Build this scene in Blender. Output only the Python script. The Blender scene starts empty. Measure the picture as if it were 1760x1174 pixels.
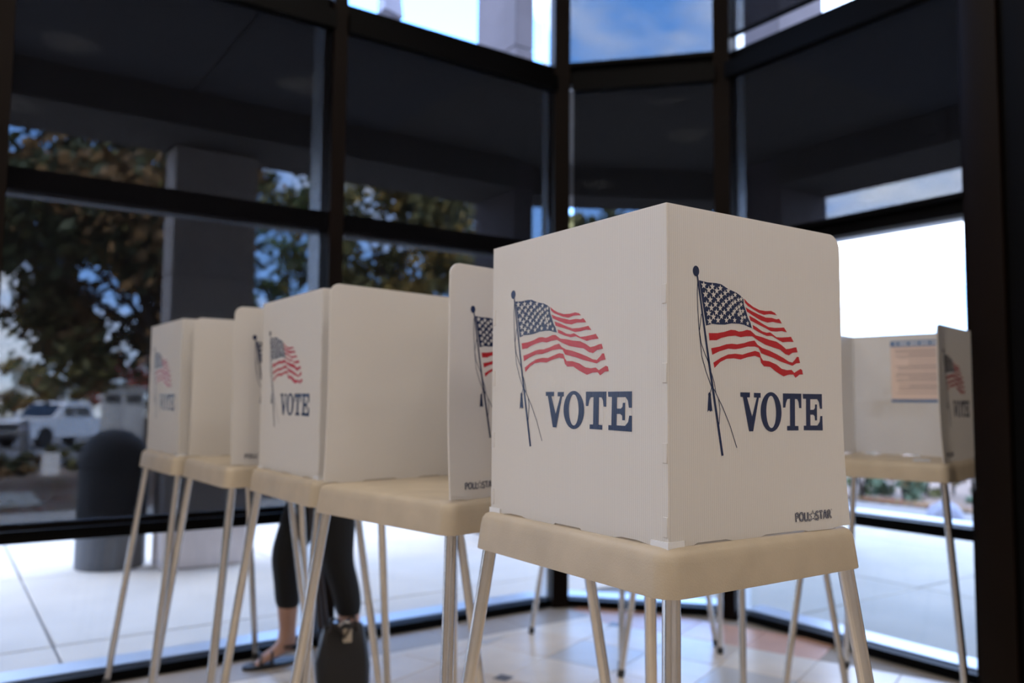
import bpy, bmesh, math, random
from mathutils import Vector, Matrix
import numpy as np

# ------------------------------------------------------------------ camera
sc = bpy.context.scene
COL = sc.collection
FPX, PITCH, ROLL, AZ, CAMH = 1420.5, 4.1565, 0.4859, 55.07, 1.115
_a, _p, _r = (math.radians(v) for v in (AZ, PITCH, ROLL))
F_ = np.array([math.cos(_a), math.sin(_a), 0.0]); R_ = np.array([math.sin(_a), -math.cos(_a), 0.0]); U_ = np.array([0, 0, 1.0])
_fw = math.cos(_p)*F_ + math.sin(_p)*U_; _up = -math.sin(_p)*F_ + math.cos(_p)*U_
CR = math.cos(_r)*R_ + math.sin(_r)*_up; CU = -math.sin(_r)*R_ + math.cos(_r)*_up; CF = _fw
cd = bpy.data.cameras.new('camera'); cam = bpy.data.objects.new('camera', cd); COL.objects.link(cam)
cam.matrix_world = Matrix(((CR[0], CU[0], -CF[0], 0), (CR[1], CU[1], -CF[1], 0), (CR[2], CU[2], -CF[2], CAMH), (0, 0, 0, 1)))
cd.sensor_width = 36; cd.lens = FPX/1760*36; cd.clip_start = 0.02; cd.clip_end = 500
cd.dof.use_dof = True; cd.dof.focus_distance = 1.2; cd.dof.aperture_fstop = 2.8
sc.camera = cam

def pray(x, y):
    """direction of a photo pixel in the room"""
    return CF + (x-880)/FPX*CR - (y-587)/FPX*CU
def at(x, y, z=0.0):
    """pixel -> point on the level z (what the thing stands on)"""
    d = pray(x, y); d = d*((z-CAMH)/d[2]); return Vector((d[0], d[1], z))

# ------------------------------------------------------------------ view, world, sun
sc.view_settings.view_transform = 'Standard'; sc.view_settings.look = 'None'
sc.view_settings.gamma = 1.0; sc.view_settings.use_curve_mapping = False
sc.view_settings.exposure = 0.0
sc.cycles.use_denoising = True
sc.cycles.max_bounces = 10; sc.cycles.diffuse_bounces = 5; sc.cycles.transparent_max_bounces = 24
sc.cycles.sample_clamp_indirect = 6.0

def build_world():
    w = bpy.data.worlds.new('sky'); sc.world = w; w.use_nodes = True
    nt = w.node_tree; nt.nodes.clear(); N = nt.nodes.new; L = nt.links.new
    tc = N('ShaderNodeTexCoord'); sep = N('ShaderNodeSeparateXYZ'); L(tc.outputs['Generated'], sep.inputs[0])
    ramp = N('ShaderNodeValToRGB'); L(sep.outputs['Z'], ramp.inputs[0])
    e = ramp.color_ramp.elements
    e[0].position = 0.0; e[0].color = (0.50, 0.64, 0.82, 1)
    e[1].position = 1.0; e[1].color = (0.075, 0.17, 0.42, 1)
    m = e.new(0.12); m.color = (0.20, 0.40, 0.84, 1)
    m = e.new(0.45); m.color = (0.125, 0.33, 0.84, 1)
    # broken cloud, the same kind of sky all round
    mp = N('ShaderNodeMapping'); mp.inputs['Scale'].default_value = (1.0, 1.0, 2.6)
    mp.inputs['Location'].default_value = (1.9, 9.4, 3.3)
    L(tc.outputs['Generated'], mp.inputs[0])
    nz = N('ShaderNodeTexNoise'); nz.inputs['Scale'].default_value = 2.3; nz.inputs['Detail'].default_value = 6; nz.inputs['Roughness'].default_value = 0.55
    L(mp.outputs[0], nz.inputs['Vector'])
    cr = N('ShaderNodeValToRGB'); cr.color_ramp.elements[0].position = 0.45; cr.color_ramp.elements[1].position = 0.62
    L(nz.outputs['Fac'], cr.inputs[0])
    mix = N('ShaderNodeMixRGB'); L(cr.outputs[0], mix.inputs[0]); L(ramp.outputs[0], mix.inputs[1]); mix.inputs[2].default_value = (0.80, 0.83, 0.88, 1)
    bg = N('ShaderNodeBackground'); bg.inputs['Strength'].default_value = SKY; L(mix.outputs[0], bg.inputs[0])
    out = N('ShaderNodeOutputWorld'); L(bg.outputs[0], out.inputs[0])
SKY = 8.0
build_world()
sd = bpy.data.lights.new('sun', 'SUN'); sd.energy = 7.0; sd.angle = math.radians(0.6); sd.color = (1.0, 0.93, 0.82)
sun = bpy.data.objects.new('sun', sd); COL.objects.link(sun); sun.location = (-20, -20, 30)
SUN_FROM = Vector((-0.80, -0.62, 0.80)).normalized()
sun.rotation_euler = SUN_FROM.to_track_quat('Z', 'Y').to_euler()

# ------------------------------------------------------------------ materials
MATS = {}
def mat(name, col, rough=0.5, metal=0.0, var=0.0, vscale=8.0, bump=0.0, bscale=60.0, spec=0.5, emit=None, estr=0.0, aniso=0.0):
    if name in MATS: return MATS[name]
    m = bpy.data.materials.new(name); m.use_nodes = True; nt = m.node_tree; N = nt.nodes.new; L = nt.links.new
    b = nt.nodes['Principled BSDF']
    b.inputs['Base Color'].default_value = (*col, 1); b.inputs['Roughness'].default_value = rough; b.inputs['Metallic'].default_value = metal
    b.inputs['Specular IOR Level'].default_value = spec
    if emit: b.inputs['Emission Color'].default_value = (*emit, 1); b.inputs['Emission Strength'].default_value = estr
    tc = None
    if var > 0 or bump > 0: tc = N('ShaderNodeTexCoord')
    if var > 0:
        nz = N('ShaderNodeTexNoise'); nz.inputs['Scale'].default_value = vscale; nz.inputs['Detail'].default_value = 5; L(tc.outputs['Object'], nz.inputs['Vector'])
        r = N('ShaderNodeValToRGB'); L(nz.outputs['Fac'], r.inputs[0])
        r.color_ramp.elements[0].position = 0.3; r.color_ramp.elements[1].position = 0.7
        r.color_ramp.elements[0].color = tuple(max(0, c*(1-var)) for c in col)+(1,); r.color_ramp.elements[1].color = tuple(min(1, c*(1+var)) for c in col)+(1,)
        L(r.outputs[0], b.inputs['Base Color'])
    if bump > 0:
        n2 = N('ShaderNodeTexNoise'); n2.inputs['Scale'].default_value = bscale; n2.inputs['Detail'].default_value = 4; L(tc.outputs['Object'], n2.inputs['Vector'])
        bp = N('ShaderNodeBump'); bp.inputs['Strength'].default_value = bump; bp.inputs['Distance'].default_value = 0.004; L(n2.outputs['Fac'], bp.inputs['Height']); L(bp.outputs[0], b.inputs['Normal'])
    MATS[name] = m; return m

def corrugated(name, axis, ink=None, rough=0.42):
    """fluted plastic sheet: upright ribs 4 mm apart, lets some light through (ink: printed on the ribs)"""
    if name in MATS: return MATS[name]
    m = bpy.data.materials.new(name); m.use_nodes = True; nt = m.node_tree; N = nt.nodes.new; L = nt.links.new
    b = nt.nodes['Principled BSDF']; out = nt.nodes['Material Output']
    tc = N('ShaderNodeTexCoord'); wv = N('ShaderNodeTexWave'); wv.wave_type = 'BANDS'; wv.bands_direction = axis
    wv.inputs['Scale'].default_value = 2*math.pi/(20*0.0042); wv.inputs['Distortion'].default_value = 0
    L(tc.outputs['Object'], wv.inputs['Vector'])
    bp = N('ShaderNodeBump'); bp.inputs['Strength'].default_value = 0.22; bp.inputs['Distance'].default_value = 0.0006
    L(wv.outputs['Fac'], bp.inputs['Height']); L(bp.outputs[0], b.inputs['Normal'])
    b.inputs['Roughness'].default_value = rough
    if ink:
        b.inputs['Base Color'].default_value = (*ink, 1); b.inputs['Roughness'].default_value = 0.20; b.inputs['Specular IOR Level'].default_value = 0.3
    else:
        r = N('ShaderNodeValToRGB'); r.color_ramp.elements[0].color = (0.72, 0.70, 0.68, 1); r.color_ramp.elements[1].color = (0.81, 0.79, 0.77, 1)
        L(wv.outputs['Fac'], r.inputs[0]); L(r.outputs[0], b.inputs['Base Color'])
        tr = N('ShaderNodeBsdfTranslucent'); tr.inputs[0].default_value = (0.80, 0.78, 0.75, 1)
        mx = N('ShaderNodeMixShader'); mx.inputs[0].default_value = 0.30
        L(b.outputs[0], mx.inputs[1]); L(tr.outputs[0], mx.inputs[2]); L(mx.outputs[0], out.inputs['Surface'])
    MATS[name] = m; return m

def see_through(name, trans, gloss=0.06, tint=(1, 1, 1), rough=0.0, body=None):
    """window glass / screen fabric: part of the light passes straight through, part reflects or is stopped by the threads"""
    if name in MATS: return MATS[name]
    m = bpy.data.materials.new(name); m.use_nodes = True; nt = m.node_tree; nt.nodes.clear(); N = nt.nodes.new; L = nt.links.new
    out = N('ShaderNodeOutputMaterial'); tr = N('ShaderNodeBsdfTransparent'); tr.inputs[0].default_value = (*[c*trans for c in tint], 1)
    if body is None:
        gl = N('ShaderNodeBsdfGlossy'); gl.inputs['Roughness'].default_value = rough
        fr = N('ShaderNodeFresnel'); fr.inputs['IOR'].default_value = 1.27
        mx = N('ShaderNodeMixShader'); L(fr.outputs[0], mx.inputs[0]); L(tr.outputs[0], mx.inputs[1]); L(gl.outputs[0], mx.inputs[2]); L(mx.outputs[0], out.inputs['Surface'])
    else:
        df = N('ShaderNodeBsdfDiffuse'); df.inputs[0].default_value = (*body, 1)
        ad = N('ShaderNodeAddShader'); L(tr.outputs[0], ad.inputs[0]); L(df.outputs[0], ad.inputs[1]); L(ad.outputs[0], out.inputs['Surface'])
    MATS[name] = m; return m

BRONZE = mat('dark_bronze', (0.0055, 0.003, 0.0022), 0.5, var=0.2, vscale=3, spec=0.08)
BLACKF = mat('black_frame', (0.0018, 0.0018, 0.0022), 0.5, spec=0.06)
ALU = mat('anodised_aluminium', (0.55, 0.60, 0.66), 0.38, 0.6, var=0.05)
GLASS = see_through('window_glass', 0.98)
FABRIC = see_through('screen_fabric', 0.31, tint=(0.99, 1.0, 1.01), body=(0.004, 0.004, 0.005))
PANX = corrugated('fluted_white_x', 'X'); PANY = corrugated('fluted_white_y', 'Y')
NAVYX = corrugated('navy_ink_x', 'X', (0.010, 0.022, 0.075)); NAVYY = corrugated('navy_ink_y', 'Y', (0.010, 0.022, 0.075))
REDX = corrugated('red_ink_x', 'X', (0.42, 0.012, 0.022)); REDY = corrugated('red_ink_y', 'Y', (0.42, 0.012, 0.022))
TRAY = mat('beige_moulded_plastic', (0.43, 0.365, 0.28), 0.5, var=0.07, vscale=14, bump=0.12, bscale=350)
LEGM = mat('aluminium_tube', (0.60, 0.57, 0.54), 0.24, 1.0, var=0.04, vscale=30)
RUBBER = mat('dark_rubber', (0.02, 0.02, 0.02), 0.7)
CLEARP = mat('milky_plastic', (0.72, 0.73, 0.76), 0.25, spec=0.6)
STONE = mat('brown_stone', (0.60, 0.51, 0.46), 0.8, var=0.12, vscale=5, bump=0.3, bscale=40)
STONEL = mat('pale_stone', (0.50, 0.44, 0.41), 0.8, var=0.10, vscale=3, bump=0.2, bscale=30)
CONC = mat('pale_concrete', (0.68, 0.60, 0.50), 0.85, var=0.06, vscale=2.5, bump=0.2, bscale=90)
CONCG = mat('grey_concrete', (0.45, 0.425, 0.36), 0.85, var=0.07, vscale=2.5, bump=0.2, bscale=90)
JOINT = mat('joint_sand', (0.22, 0.21, 0.20), 0.95)

# ------------------------------------------------------------------ mesh helpers
class MB:
    def __init__(s): s.v = []; s.f = []; s.m = []; s.sm = []
    def add(s, vs, fs, mi=0, smooth=False):
        o = len(s.v); s.v += [tuple(v) for v in vs]; s.f += [tuple(i+o for i in f) for f in fs]; s.m += [mi]*len(fs); s.sm += [smooth]*len(fs); return s
    def box(s, x0, x1, y0, y1, z0, z1, mi=0, M=None):
        vs = [(x, y, z) for z in (z0, z1) for y in (y0, y1) for x in (x0, x1)]
        if M: vs = [M(v) for v in vs]
        return s.add(vs, [(0, 2, 3, 1), (4, 5, 7, 6), (0, 1, 5, 4), (2, 6, 7, 3), (0, 4, 6, 2), (1, 3, 7, 5)], mi)
    def bbox(s, x0, x1, y0, y1, z0, z1, b=0.005, mi=0, seg=2):
        bm = bmesh.new(); bmesh.ops.create_cube(bm, size=1)
        for v in bm.verts: v.co = Vector(((x0+x1)/2+v.co.x*(x1-x0), (y0+y1)/2+v.co.y*(y1-y0), (z0+z1)/2+v.co.z*(z1-z0)))
        bmesh.ops.bevel(bm, geom=bm.edges[:], offset=b, segments=seg, affect='EDGES', profile=0.5)
        bm.verts.index_update(); s.add([v.co[:] for v in bm.verts], [[v.index for v in f.verts] for f in bm.faces], mi, True); bm.free(); return s
    def tube(s, pts, rad, n=12, mi=0, cap=True):
        pts = [Vector(p) for p in pts]; rads = rad if isinstance(rad, (list, tuple)) else [rad]*len(pts)
        vs = []; fs = []; prev = None
        for i, p in enumerate(pts):
            t = (pts[min(i+1, len(pts)-1)]-pts[max(i-1, 0)]).normalized()
            a = prev if prev is not None else (Vector((0, 0, 1)) if abs(t.z) < 0.9 else Vector((1, 0, 0)))
            u = (a - t*a.dot(t)).normalized(); w = t.cross(u); prev = u
            for k in range(n):
                th = 2*math.pi*k/n; vs.append(p+(u*math.cos(th)+w*math.sin(th))*rads[i])
        for i in range(len(pts)-1):
            for k in range(n): fs.append((i*n+k, i*n+(k+1) % n, (i+1)*n+(k+1) % n, (i+1)*n+k))
        if cap: fs.append(tuple(range(n-1, -1, -1))); fs.append(tuple((len(pts)-1)*n+k for k in range(n)))
        return s.add(vs, fs, mi, True)
    def lathe(s, prof, c=(0, 0, 0), n=20, mi=0):
        vs = []; fs = []
        for r, z in prof:
            for k in range(n):
                th = 2*math.pi*k/n; vs.append((c[0]+r*math.cos(th), c[1]+r*math.sin(th), c[2]+z))
        for i in range(len(prof)-1):
            for k in range(n): fs.append((i*n+k, i*n+(k+1) % n, (i+1)*n+(k+1) % n, (i+1)*n+k))
        fs.append(tuple(range(n-1, -1, -1))); fs.append(tuple((len(prof)-1)*n+k for k in range(n)))
        return s.add(vs, fs, mi, True)
    def rings(s, rings, mi=0, smooth=True, cap0=True, cap1=True):
        n = len(rings[0]); vs = [p for r in rings for p in r]; fs = []
        for i in range(len(rings)-1):
            for k in range(n): fs.append((i*n+k, i*n+(k+1) % n, (i+1)*n+(k+1) % n, (i+1)*n+k))
        if cap0: fs.append(tuple(range(n-1, -1, -1)))
        if cap1: fs.append(tuple((len(rings)-1)*n+k for k in range(n)))
        return s.add(vs, fs, mi, smooth)
    def mesh(s, name, mats):
        me = bpy.data.meshes.new(name); me.from_pydata(s.v, [], s.f); me.update()
        for m in (mats if isinstance(mats, (list, tuple)) else [mats]): me.materials.append(m)
        me.polygons.foreach_set('material_index', s.m); me.polygons.foreach_set('use_smooth', s.sm)
        if any(s.sm):
            try: me.set_sharp_from_angle(angle=math.radians(38))
            except Exception: pass
        me.update(); return me
    def build(s, name, mats, parent=None):
        o = bpy.data.objects.new(name, s.mesh(name, mats)); COL.objects.link(o)
        if parent: o.parent = parent
        return o
def tag(o, label=None, cat=None, group=None, kind=None):
    for k, v in (('label', label), ('category', cat), ('group', group), ('kind', kind)):
        if v: o[k] = v
    return o
def empty(name, loc=(0, 0, 0), rz=0.0, **k):
    o = bpy.data.objects.new(name, None); COL.objects.link(o); o.location = loc; o.rotation_euler = (0, 0, rz); o.empty_display_size = 0.1
    return tag(o, **k)
def inst(src, name=None, parent=None, loc=None, rz=None):
    o = bpy.data.objects.new(name or src.name.split('.')[0], src.data if hasattr(src, 'data') else src); COL.objects.link(o)
    if parent: o.parent = parent
    if loc is not None: o.location = loc
    if rz is not None: o.rotation_euler = (0, 0, rz)
    return o
def copy_tree(o, parent=None):
    c = o.copy(); COL.objects.link(c)
    if parent: c.parent = parent
    for ch in o.children: copy_tree(ch, c)
    return c

# ================================================================== THE BUILDING
YL, XR, ZTOP, ZC = 3.646, 3.48, 4.45, 4.5     # left wall face, right wall face, window head, ceiling
CORL, CORR = 2.865, 2.965                      # where the left wall / right wall meet the angled bay
MULL = [2.865, 1.508, 0.155, -1.2, -2.55, -3.9, -5.0]

class Wall:
    def __init__(s, o, d, out): s.o = Vector(o); s.d = Vector(d).normalized(); s.n = Vector(out).normalized()
    def M(s, v): return s.o + s.d*v[0] + s.n*v[1] + Vector((0, 0, v[2]))
WL = Wall((0, YL, 0), (1, 0, 0), (0, 1, 0))
WR = Wall((XR, 0, 0), (0, 1, 0), (1, 0, 0))
_dv = Vector((XR-CORL, CORR-YL, 0)); WF = Wall((CORL, YL, 0), _dv, (-_dv.y, _dv.x, 0) if (-_dv.y) > 0 else (_dv.y, -_dv.x, 0))
FLEN = _dv.length
ROWS = [(0.036, 0.565), (0.612, 1.912), (2.0, 2.93), (3.03, ZTOP)]

def window(n, W, s0, s1, label, right_mullion=True):
    w = empty('window_%d' % n, label=label, cat='window', kind='structure')
    a, b = s0+0.033, s1-0.033
    for z0, z1 in ((0.0, 0.036), (0.565, 0.612), (1.912, 2.0), (2.93, 3.03), (ZTOP, ZC)):
        MB().box(a, b, 0.0, 0.075, z0, z1, M=W.M).build('transom', BLACKF, w)
        MB().box(a, b, 0.078, 0.215 if z1 < 1 else (0.16 if z1 < 2.5 else 0.10), z0, z1+0.004, M=W.M).build('exterior_rail', ALU, w)
    for z0, z1 in ROWS:
        MB().box(a, b, 0.05, 0.058, z0, z1, M=W.M).build('glass_pane', GLASS, w)
    if right_mullion:
        MB().box(s0-0.033, s0+0.033, -0.05, 0.075, 0, ZC, M=W.M).build('mullion', BRONZE, w)
        MB().box(s0-0.033, s0+0.033, 0.078, 0.215, 0, ZC, M=W.M).build('exterior_mullion', ALU, w)
    return w
for i in range(len(MULL)-1):
    lab = ['dark framed window bay beside the angled corner, shaded above and clear near the floor',
           'dark framed window bay behind the farthest voting booths, parked truck seen through it',
           'window bay left of the mullion at the left picture edge'][min(i, 2)]
    if i > 2: lab = 'window bay number %s along the wall left of the picture' % ['four', 'five', 'six'][i-3]
    window(i+1, WL, MULL[i+1], MULL[i], lab)
window(7, WF, 0.0, FLEN, 'narrow angled window bay between the two glazed walls', False)
window(8, WR, 1.665, CORR, 'window bay right of the angled corner, bright clear middle pane', False)
# corner posts
for k, (x, y, rz) in enumerate(((CORL, YL, -22.5), (XR, CORR, -67.5))):
    o = MB().box(-0.045, 0.045, -0.06, 0.06, 0, ZC).build('trim_%d' % (k+1), BRONZE); o.location = (x+0.0, y+0.0, 0); o.rotation_euler = (0, 0, math.radians(rz))
    tag(o, ('dark bronze corner post', 'dark bronze post')[k]+' '+('between left windows and angled bay', 'between angled bay and right window')[k], 'post', kind='structure')
    e = MB().box(-0.05, 0.05, 0.062, 0.20, 0, ZC).build('exterior_cover', ALU, o)
# dark pier at the right edge of the picture
pier = empty('trim_3', label='wide dark bronze pier at the right edge of the picture', cat='pier', kind='structure')
MB().bbox(2.75, 2.95, 1.231, 1.341, 0, ZC, 0.004).build('cladding_panel', BRONZE, pier)
MB().bbox(2.765, 2.94, 1.00, 1.226, 0, ZC, 0.004).build('cladding_panel', BLACKF, pier)
struct_jamb = tag(MB().bbox(XR-0.03, XR+0.30, 0.6, 1.697, 0, ZC, 0.004).build('trim_4', BRONZE), 'dark bronze window jamb behind the wide pier', 'jamb', kind='structure')
PLASTER = mat('warm_plaster', (0.62, 0.56, 0.49), 0.9, var=0.03)
def struct(name, mb, m, label, cat, parent=None): return tag(mb.build(name, m, parent), label, cat, kind='structure')
struct('wall_right', MB().box(XR, XR+0.3, -4.6, 0.6, 0, ZC), PLASTER, 'plain plaster wall beyond the dark pier', 'wall')
struct('wall_back', MB().box(-5.2, XR+0.3, -4.9, -4.6, 0, ZC), PLASTER, 'plain plaster wall behind the camera', 'wall')
struct('wall_side', MB().box(-5.3, -5.0, -4.6, YL+0.1, 0, ZC), PLASTER, 'plain plaster wall left of the camera', 'wall')
struct('ceiling', MB().add([(-5.3, -4.9, ZC), (XR+0.3, -4.9, ZC), (XR+0.3, CORR, ZC), (CORL, YL+0.22, ZC), (-5.3, YL+0.22, ZC),
    (-5.3, -4.9, 4.95), (XR+0.3, -4.9, 4.95), (XR+0.3, CORR, 4.95), (CORL, YL+0.22, 4.95), (-5.3, YL+0.22, 4.95)],
    [(0, 1, 2, 3, 4), (9, 8, 7, 6, 5), (0, 5, 6, 1), (1, 6, 7, 2), (2, 7, 8, 3), (3, 8, 9, 4), (4, 9, 5, 0)]), PLASTER, 'plain ceiling high above the booths', 'ceiling')
struct('roof', MB().box(-30, XR+0.2, -30, YL+0.1, 4.96, 13.0), STONE, 'unseen upper mass over the lobby, made tall to shade the plaza', 'roof')  # unseen block, height raised so its shadow covers the plaza and columns

# ------------------------------------------------------------------ floor: tiles laid at an angle to the walls
random.seed(4)
floor = struct('floor', MB().add([(-5.0, -4.6, -0.006), (XR, -4.6, -0.006), (XR, CORR, -0.006), (CORL, YL, -0.006), (-5.0, YL, -0.006),
    (-5.0, -4.6, -0.12), (XR, -4.6, -0.12), (XR, CORR, -0.12), (CORL, YL, -0.12), (-5.0, YL, -0.12)],
    [(4, 3, 2, 1, 0), (5, 6, 7, 8, 9), (0, 1, 6, 5), (1, 2, 7, 6), (2, 3, 8, 7), (3, 4, 9, 8), (4, 0, 5, 9)]),
    mat('grout', (0.40, 0.36, 0.31), 0.9), 'lobby floor of pale stone tiles set at an angle to the walls', 'floor')
TS, TR = 0.33, math.radians(21)
TILEM = [mat('tile_'+n, c, 0.30, var=0.06, vscale=7) for n, c in (('cream', (0.74, 0.64, 0.51)), ('ivory', (0.78, 0.70, 0.58)), ('sand', (0.68, 0.57, 0.44)), ('pink', (0.68, 0.40, 0.28)), ('grey', (0.56, 0.54, 0.50)), ('dark', (0.09, 0.08, 0.075)))]
tile_me = MB().bbox(-TS/2+0.002, TS/2-0.002, -TS/2+0.002, TS/2-0.002, -0.006, 0.0, 0.0012, seg=1).mesh('tile', TILEM[0])
dot_me = MB().bbox(-0.032, 0.032, -0.032, 0.032, -0.004, 0.0007, 0.0006, seg=1).mesh('accent_tile', TILEM[5])
A0 = at(865, 1165); pk = at(1330, 1118); ca, sa = math.cos(TR), math.sin(TR)
def to_grid(p): dx, dy = p.x-A0.x, p.y-A0.y; return (dx*ca+dy*sa)/TS, (-dx*sa+dy*ca)/TS
pink_i = math.floor(to_grid(pk)[0])
def inside(x, y, m=0.0): return x < XR-m and y < YL-m and (x-CORL)*_dv.y - (y-YL)*_dv.x < -m*FLEN + 1e-9 if False else (x < XR-m and y < YL-m and (x+y) < (CORL+YL)-m*1.4+(x-CORL)*0)
for i in range(-14, 9):
    for j in range(-12, 9):
        gx, gy = (i+0.5)*TS, (j+0.5)*TS; x = A0.x+gx*ca-gy*sa; y = A0.y+gx*sa+gy*ca
        if not inside(x, y, 0.06) or x < -0.6 or y < 0.2: continue
        o = bpy.data.objects.new('tile', tile_me); COL.objects.link(o); o.parent = floor; o.location = (x, y, 0); o.rotation_euler = (0, 0, TR)
        k = random.choice((0, 0, 1, 1, 2))
        if i == pink_i: k = 3
        elif i == pink_i-2 and j % 2: k = 4
        o.material_slots[0].link = 'OBJECT'; o.material_slots[0].material = TILEM[k]
for i in range(-9, 7, 3):
    for j in range(-9, 7, 3):
        x = A0.x+(i*ca-j*sa)*TS; y = A0.y+(i*sa+j*ca)*TS
        if inside(x, y, 0.3) and x > -0.5 and y > 0.3:
            o = bpy.data.objects.new('accent_tile', dot_me); COL.objects.link(o); o.parent = floor; o.location = (x, y, 0); o.rotation_euler = (0, 0, TR)
# border strips along the glass
bl = mat('border_tile', (0.40, 0.35, 0.29), 0.35, var=0.06, vscale=6)
for k in range(9):
    x0 = -0.9+k*0.42
    MB().bbox(x0, x0+0.416, YL-0.27, YL-0.03, -0.006, 0.0012, 0.001, seg=1).build('border_tile', bl, floor)
    MB().bbox(x0, x0+0.416, YL-0.325, YL-0.274, -0.006, 0.0014, 0.001, seg=1).build('border_strip', TILEM[1], floor)
# ------------------------------------------------------------------ unseen warm ceiling lights, added to brighten the booth screens
LAMPM = mat('lamp_diffuser', (0.9, 0.85, 0.75), 0.5, emit=(1.0, 0.80, 0.58), estr=1.0)
for k, (x, y) in enumerate(((-2.4, 2.9), (-3.4, 2.4), (-1.4, -2.6), (0.6, -3.4), (-3.4, -1.0), (-0.8, 1.7), (-0.9, -0.6), (1.9, 1.6), (0.9, -1.2), (3.05, -0.9), (0.0, 0.5), (-1.5, 2.9))):
    t = empty('fill_light', (x, y, ZC), label='unseen warm drum light added to brighten the booth screens', cat='fill light', group='added lights above the lobby')
    MB().lathe([(0.29, -0.05), (0.29, 0.0), (0.255, 0.0), (0.255, -0.05)], n=24).build('trim_ring', ALU, t)
    MB().lathe([(0.255, -0.04), (0.255, -0.03)], n=24).build('diffuser', LAMPM, t)
    ld = bpy.data.lights.new('fill_lamp', 'AREA'); ld.shape = 'DISK'; ld.size = 0.5; ld.energy = 20.5; ld.color = (1.0, 0.91, 0.81)
    lo = bpy.data.objects.new('fill_lamp', ld); COL.objects.link(lo); lo.parent = t; lo.location = (0, 0, -0.055)

# ------------------------------------------------------------------ roller shades
def shade(W, s0, s1, z0, z1, label, n=-0.028):
    t = empty('roller_shade', W.M(((s0+s1)/2, n, z1)), label=label, cat='roller shade', group='dark screen shades on the lobby windows')
    inv = Matrix.Translation(-Vector(t.location))
    Mx = lambda v: inv @ W.M(v)
    MB().box(s0+0.0004, s1-0.0004, n, n+0.001, z0, z1-0.02, M=Mx).build('fabric', FABRIC, t)
    MB().box(s0, s1, n-0.045, n+0.012, z1-0.085, z1, M=Mx).build('cassette', BLACKF, t)
    MB().box(s0+0.004, s1-0.004, n-0.006, n+0.006, z0-0.012, z0+0.012, M=Mx).build('hem_bar', BLACKF, t)
shade(WL, 1.541, 2.80, 0.63, 2.95, 'dark see-through roller shade in the bay next to the angled corner')
shade(WL, 0.188, 1.475, 0.63, 2.95, 'dark see-through roller shade behind the farthest booths, truck visible through it')
shade(WL, -4.96, -3.933, 0.63, 2.95, 'unseen roller shade at the far end of the left wall, added to cut window light')  # out of view, added to narrow the window glare on the back screen
shade(WL, -1.167, 0.122, 0.63, 2.95, 'unseen roller shade left of the picture edge, added to dim the nearest booth')  # out of view, added to keep window light off the nearest back screen
shade(WF, 0.085, FLEN-0.055, 0.63, 2.95, 'dark narrow roller shade in the angled bay with a bright slit beside it')
shade(WF, 0.055, FLEN-0.055, 3.030, ZTOP, 'upper narrow roller shade with blue sky behind it')
shade(WR, 1.688, CORR-0.06, 1.985, 2.95, 'dark roller shade in the right bay, stopping above the bright pane')
shade(WR, 1.688, CORR-0.06, 3.10, ZTOP, 'upper right roller shade not fully lowered, bright gap under it')

# ================================================================== VOTING BOOTHS
WB, WD, HP, ZB = 0.450, 0.405, 0.480, 0.919    # back width, depth, screen height, level where the screens stand
AK = np.array([0.840, 0.823]); AT = -0.0125     # nearest booth: its near corner and turn
def art(cx, cy):
    """crop pixel of the nearest booth's side screen -> (distance from the back corner, height) on that screen, metres"""
    d = pray(1150+cx/3.26, 440+cy/3.2611); t = AT
    e1 = np.array([-math.sin(t), math.cos(t)]); e2 = np.array([math.cos(t), math.sin(t)])
    P = d*((AK@e1)/(d[:2]@e1)); return ((P[:2]-AK)@e2, P[2]+CAMH-ZB)
CANTON = [(166,136),(215,148),(262,152),(290,158),(330,185),(375,205),(398,222),(415,240),(418,275),(430,310),(440,345),(455,375),(463,405),(445,398),(420,386),(390,380),(350,378),(310,385),(270,384),(240,380),(206,390)]
STRIPES = [
 [(418,238),(440,262),(470,285),(505,303),(540,309),(570,308),(590,318),(603,333),(585,329),(560,326),(530,330),(500,318),(470,300),(440,280),(424,262)],
 [(427,287),(460,308),(500,328),(540,345),(575,347),(600,355),(615,352),(622,362),(631,379),(605,375),(580,370),(550,374),(515,362),(470,335),(435,312)],
 [(447,334),(480,352),(520,378),(555,398),(590,403),(625,402),(643,401),(659,428),(630,421),(600,424),(570,422),(540,405),(500,385),(455,362)],
 [(467,386),(490,400),(520,422),(545,430),(565,428),(600,455),(630,457),(665,455),(682,453),(697,482),(665,481),(635,484),(610,470),(575,448),(545,448),(510,432),(470,408)],
 [(221,432),(270,432),(310,425),(345,414),(370,416),(390,424),(410,422),(435,414),(455,418),(485,445),(520,455),(560,470),(600,480),(630,500),(655,522),(675,520),(700,513),(712,512),(719,540),(690,543),(670,557),(650,550),(620,525),(580,512),(540,498),(500,475),(465,450),(430,450),(400,455),(370,447),(330,450),(290,460),(265,472),(226,472)],
 [(235,517),(280,508),(320,495),(350,492),(380,495),(420,488),(450,478),(478,474),(495,498),(520,515),(560,530),(600,550),(640,572),(670,592),(690,597),(705,580),(715,565),(725,566),(733,600),(710,603),(690,616),(660,605),(620,590),(580,570),(540,555),(515,545),(500,515),(480,508),(440,508),(400,518),(370,523),(330,520),(280,535),(241,554)],
 [(247,598),(290,570),(330,552),(370,548),(410,553),(440,543),(480,532),(505,540),(515,570),(525,585),(560,590),(600,608),(630,632),(660,640),(685,638),(700,655),(715,645),(735,633),(745,640),(749,664),(730,665),(708,683),(695,665),(670,665),(640,675),(600,650),(565,622),(530,618),(515,600),(508,570),(480,560),(440,567),(400,580),(360,574),(320,577),(285,595),(253,628)]]
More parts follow.
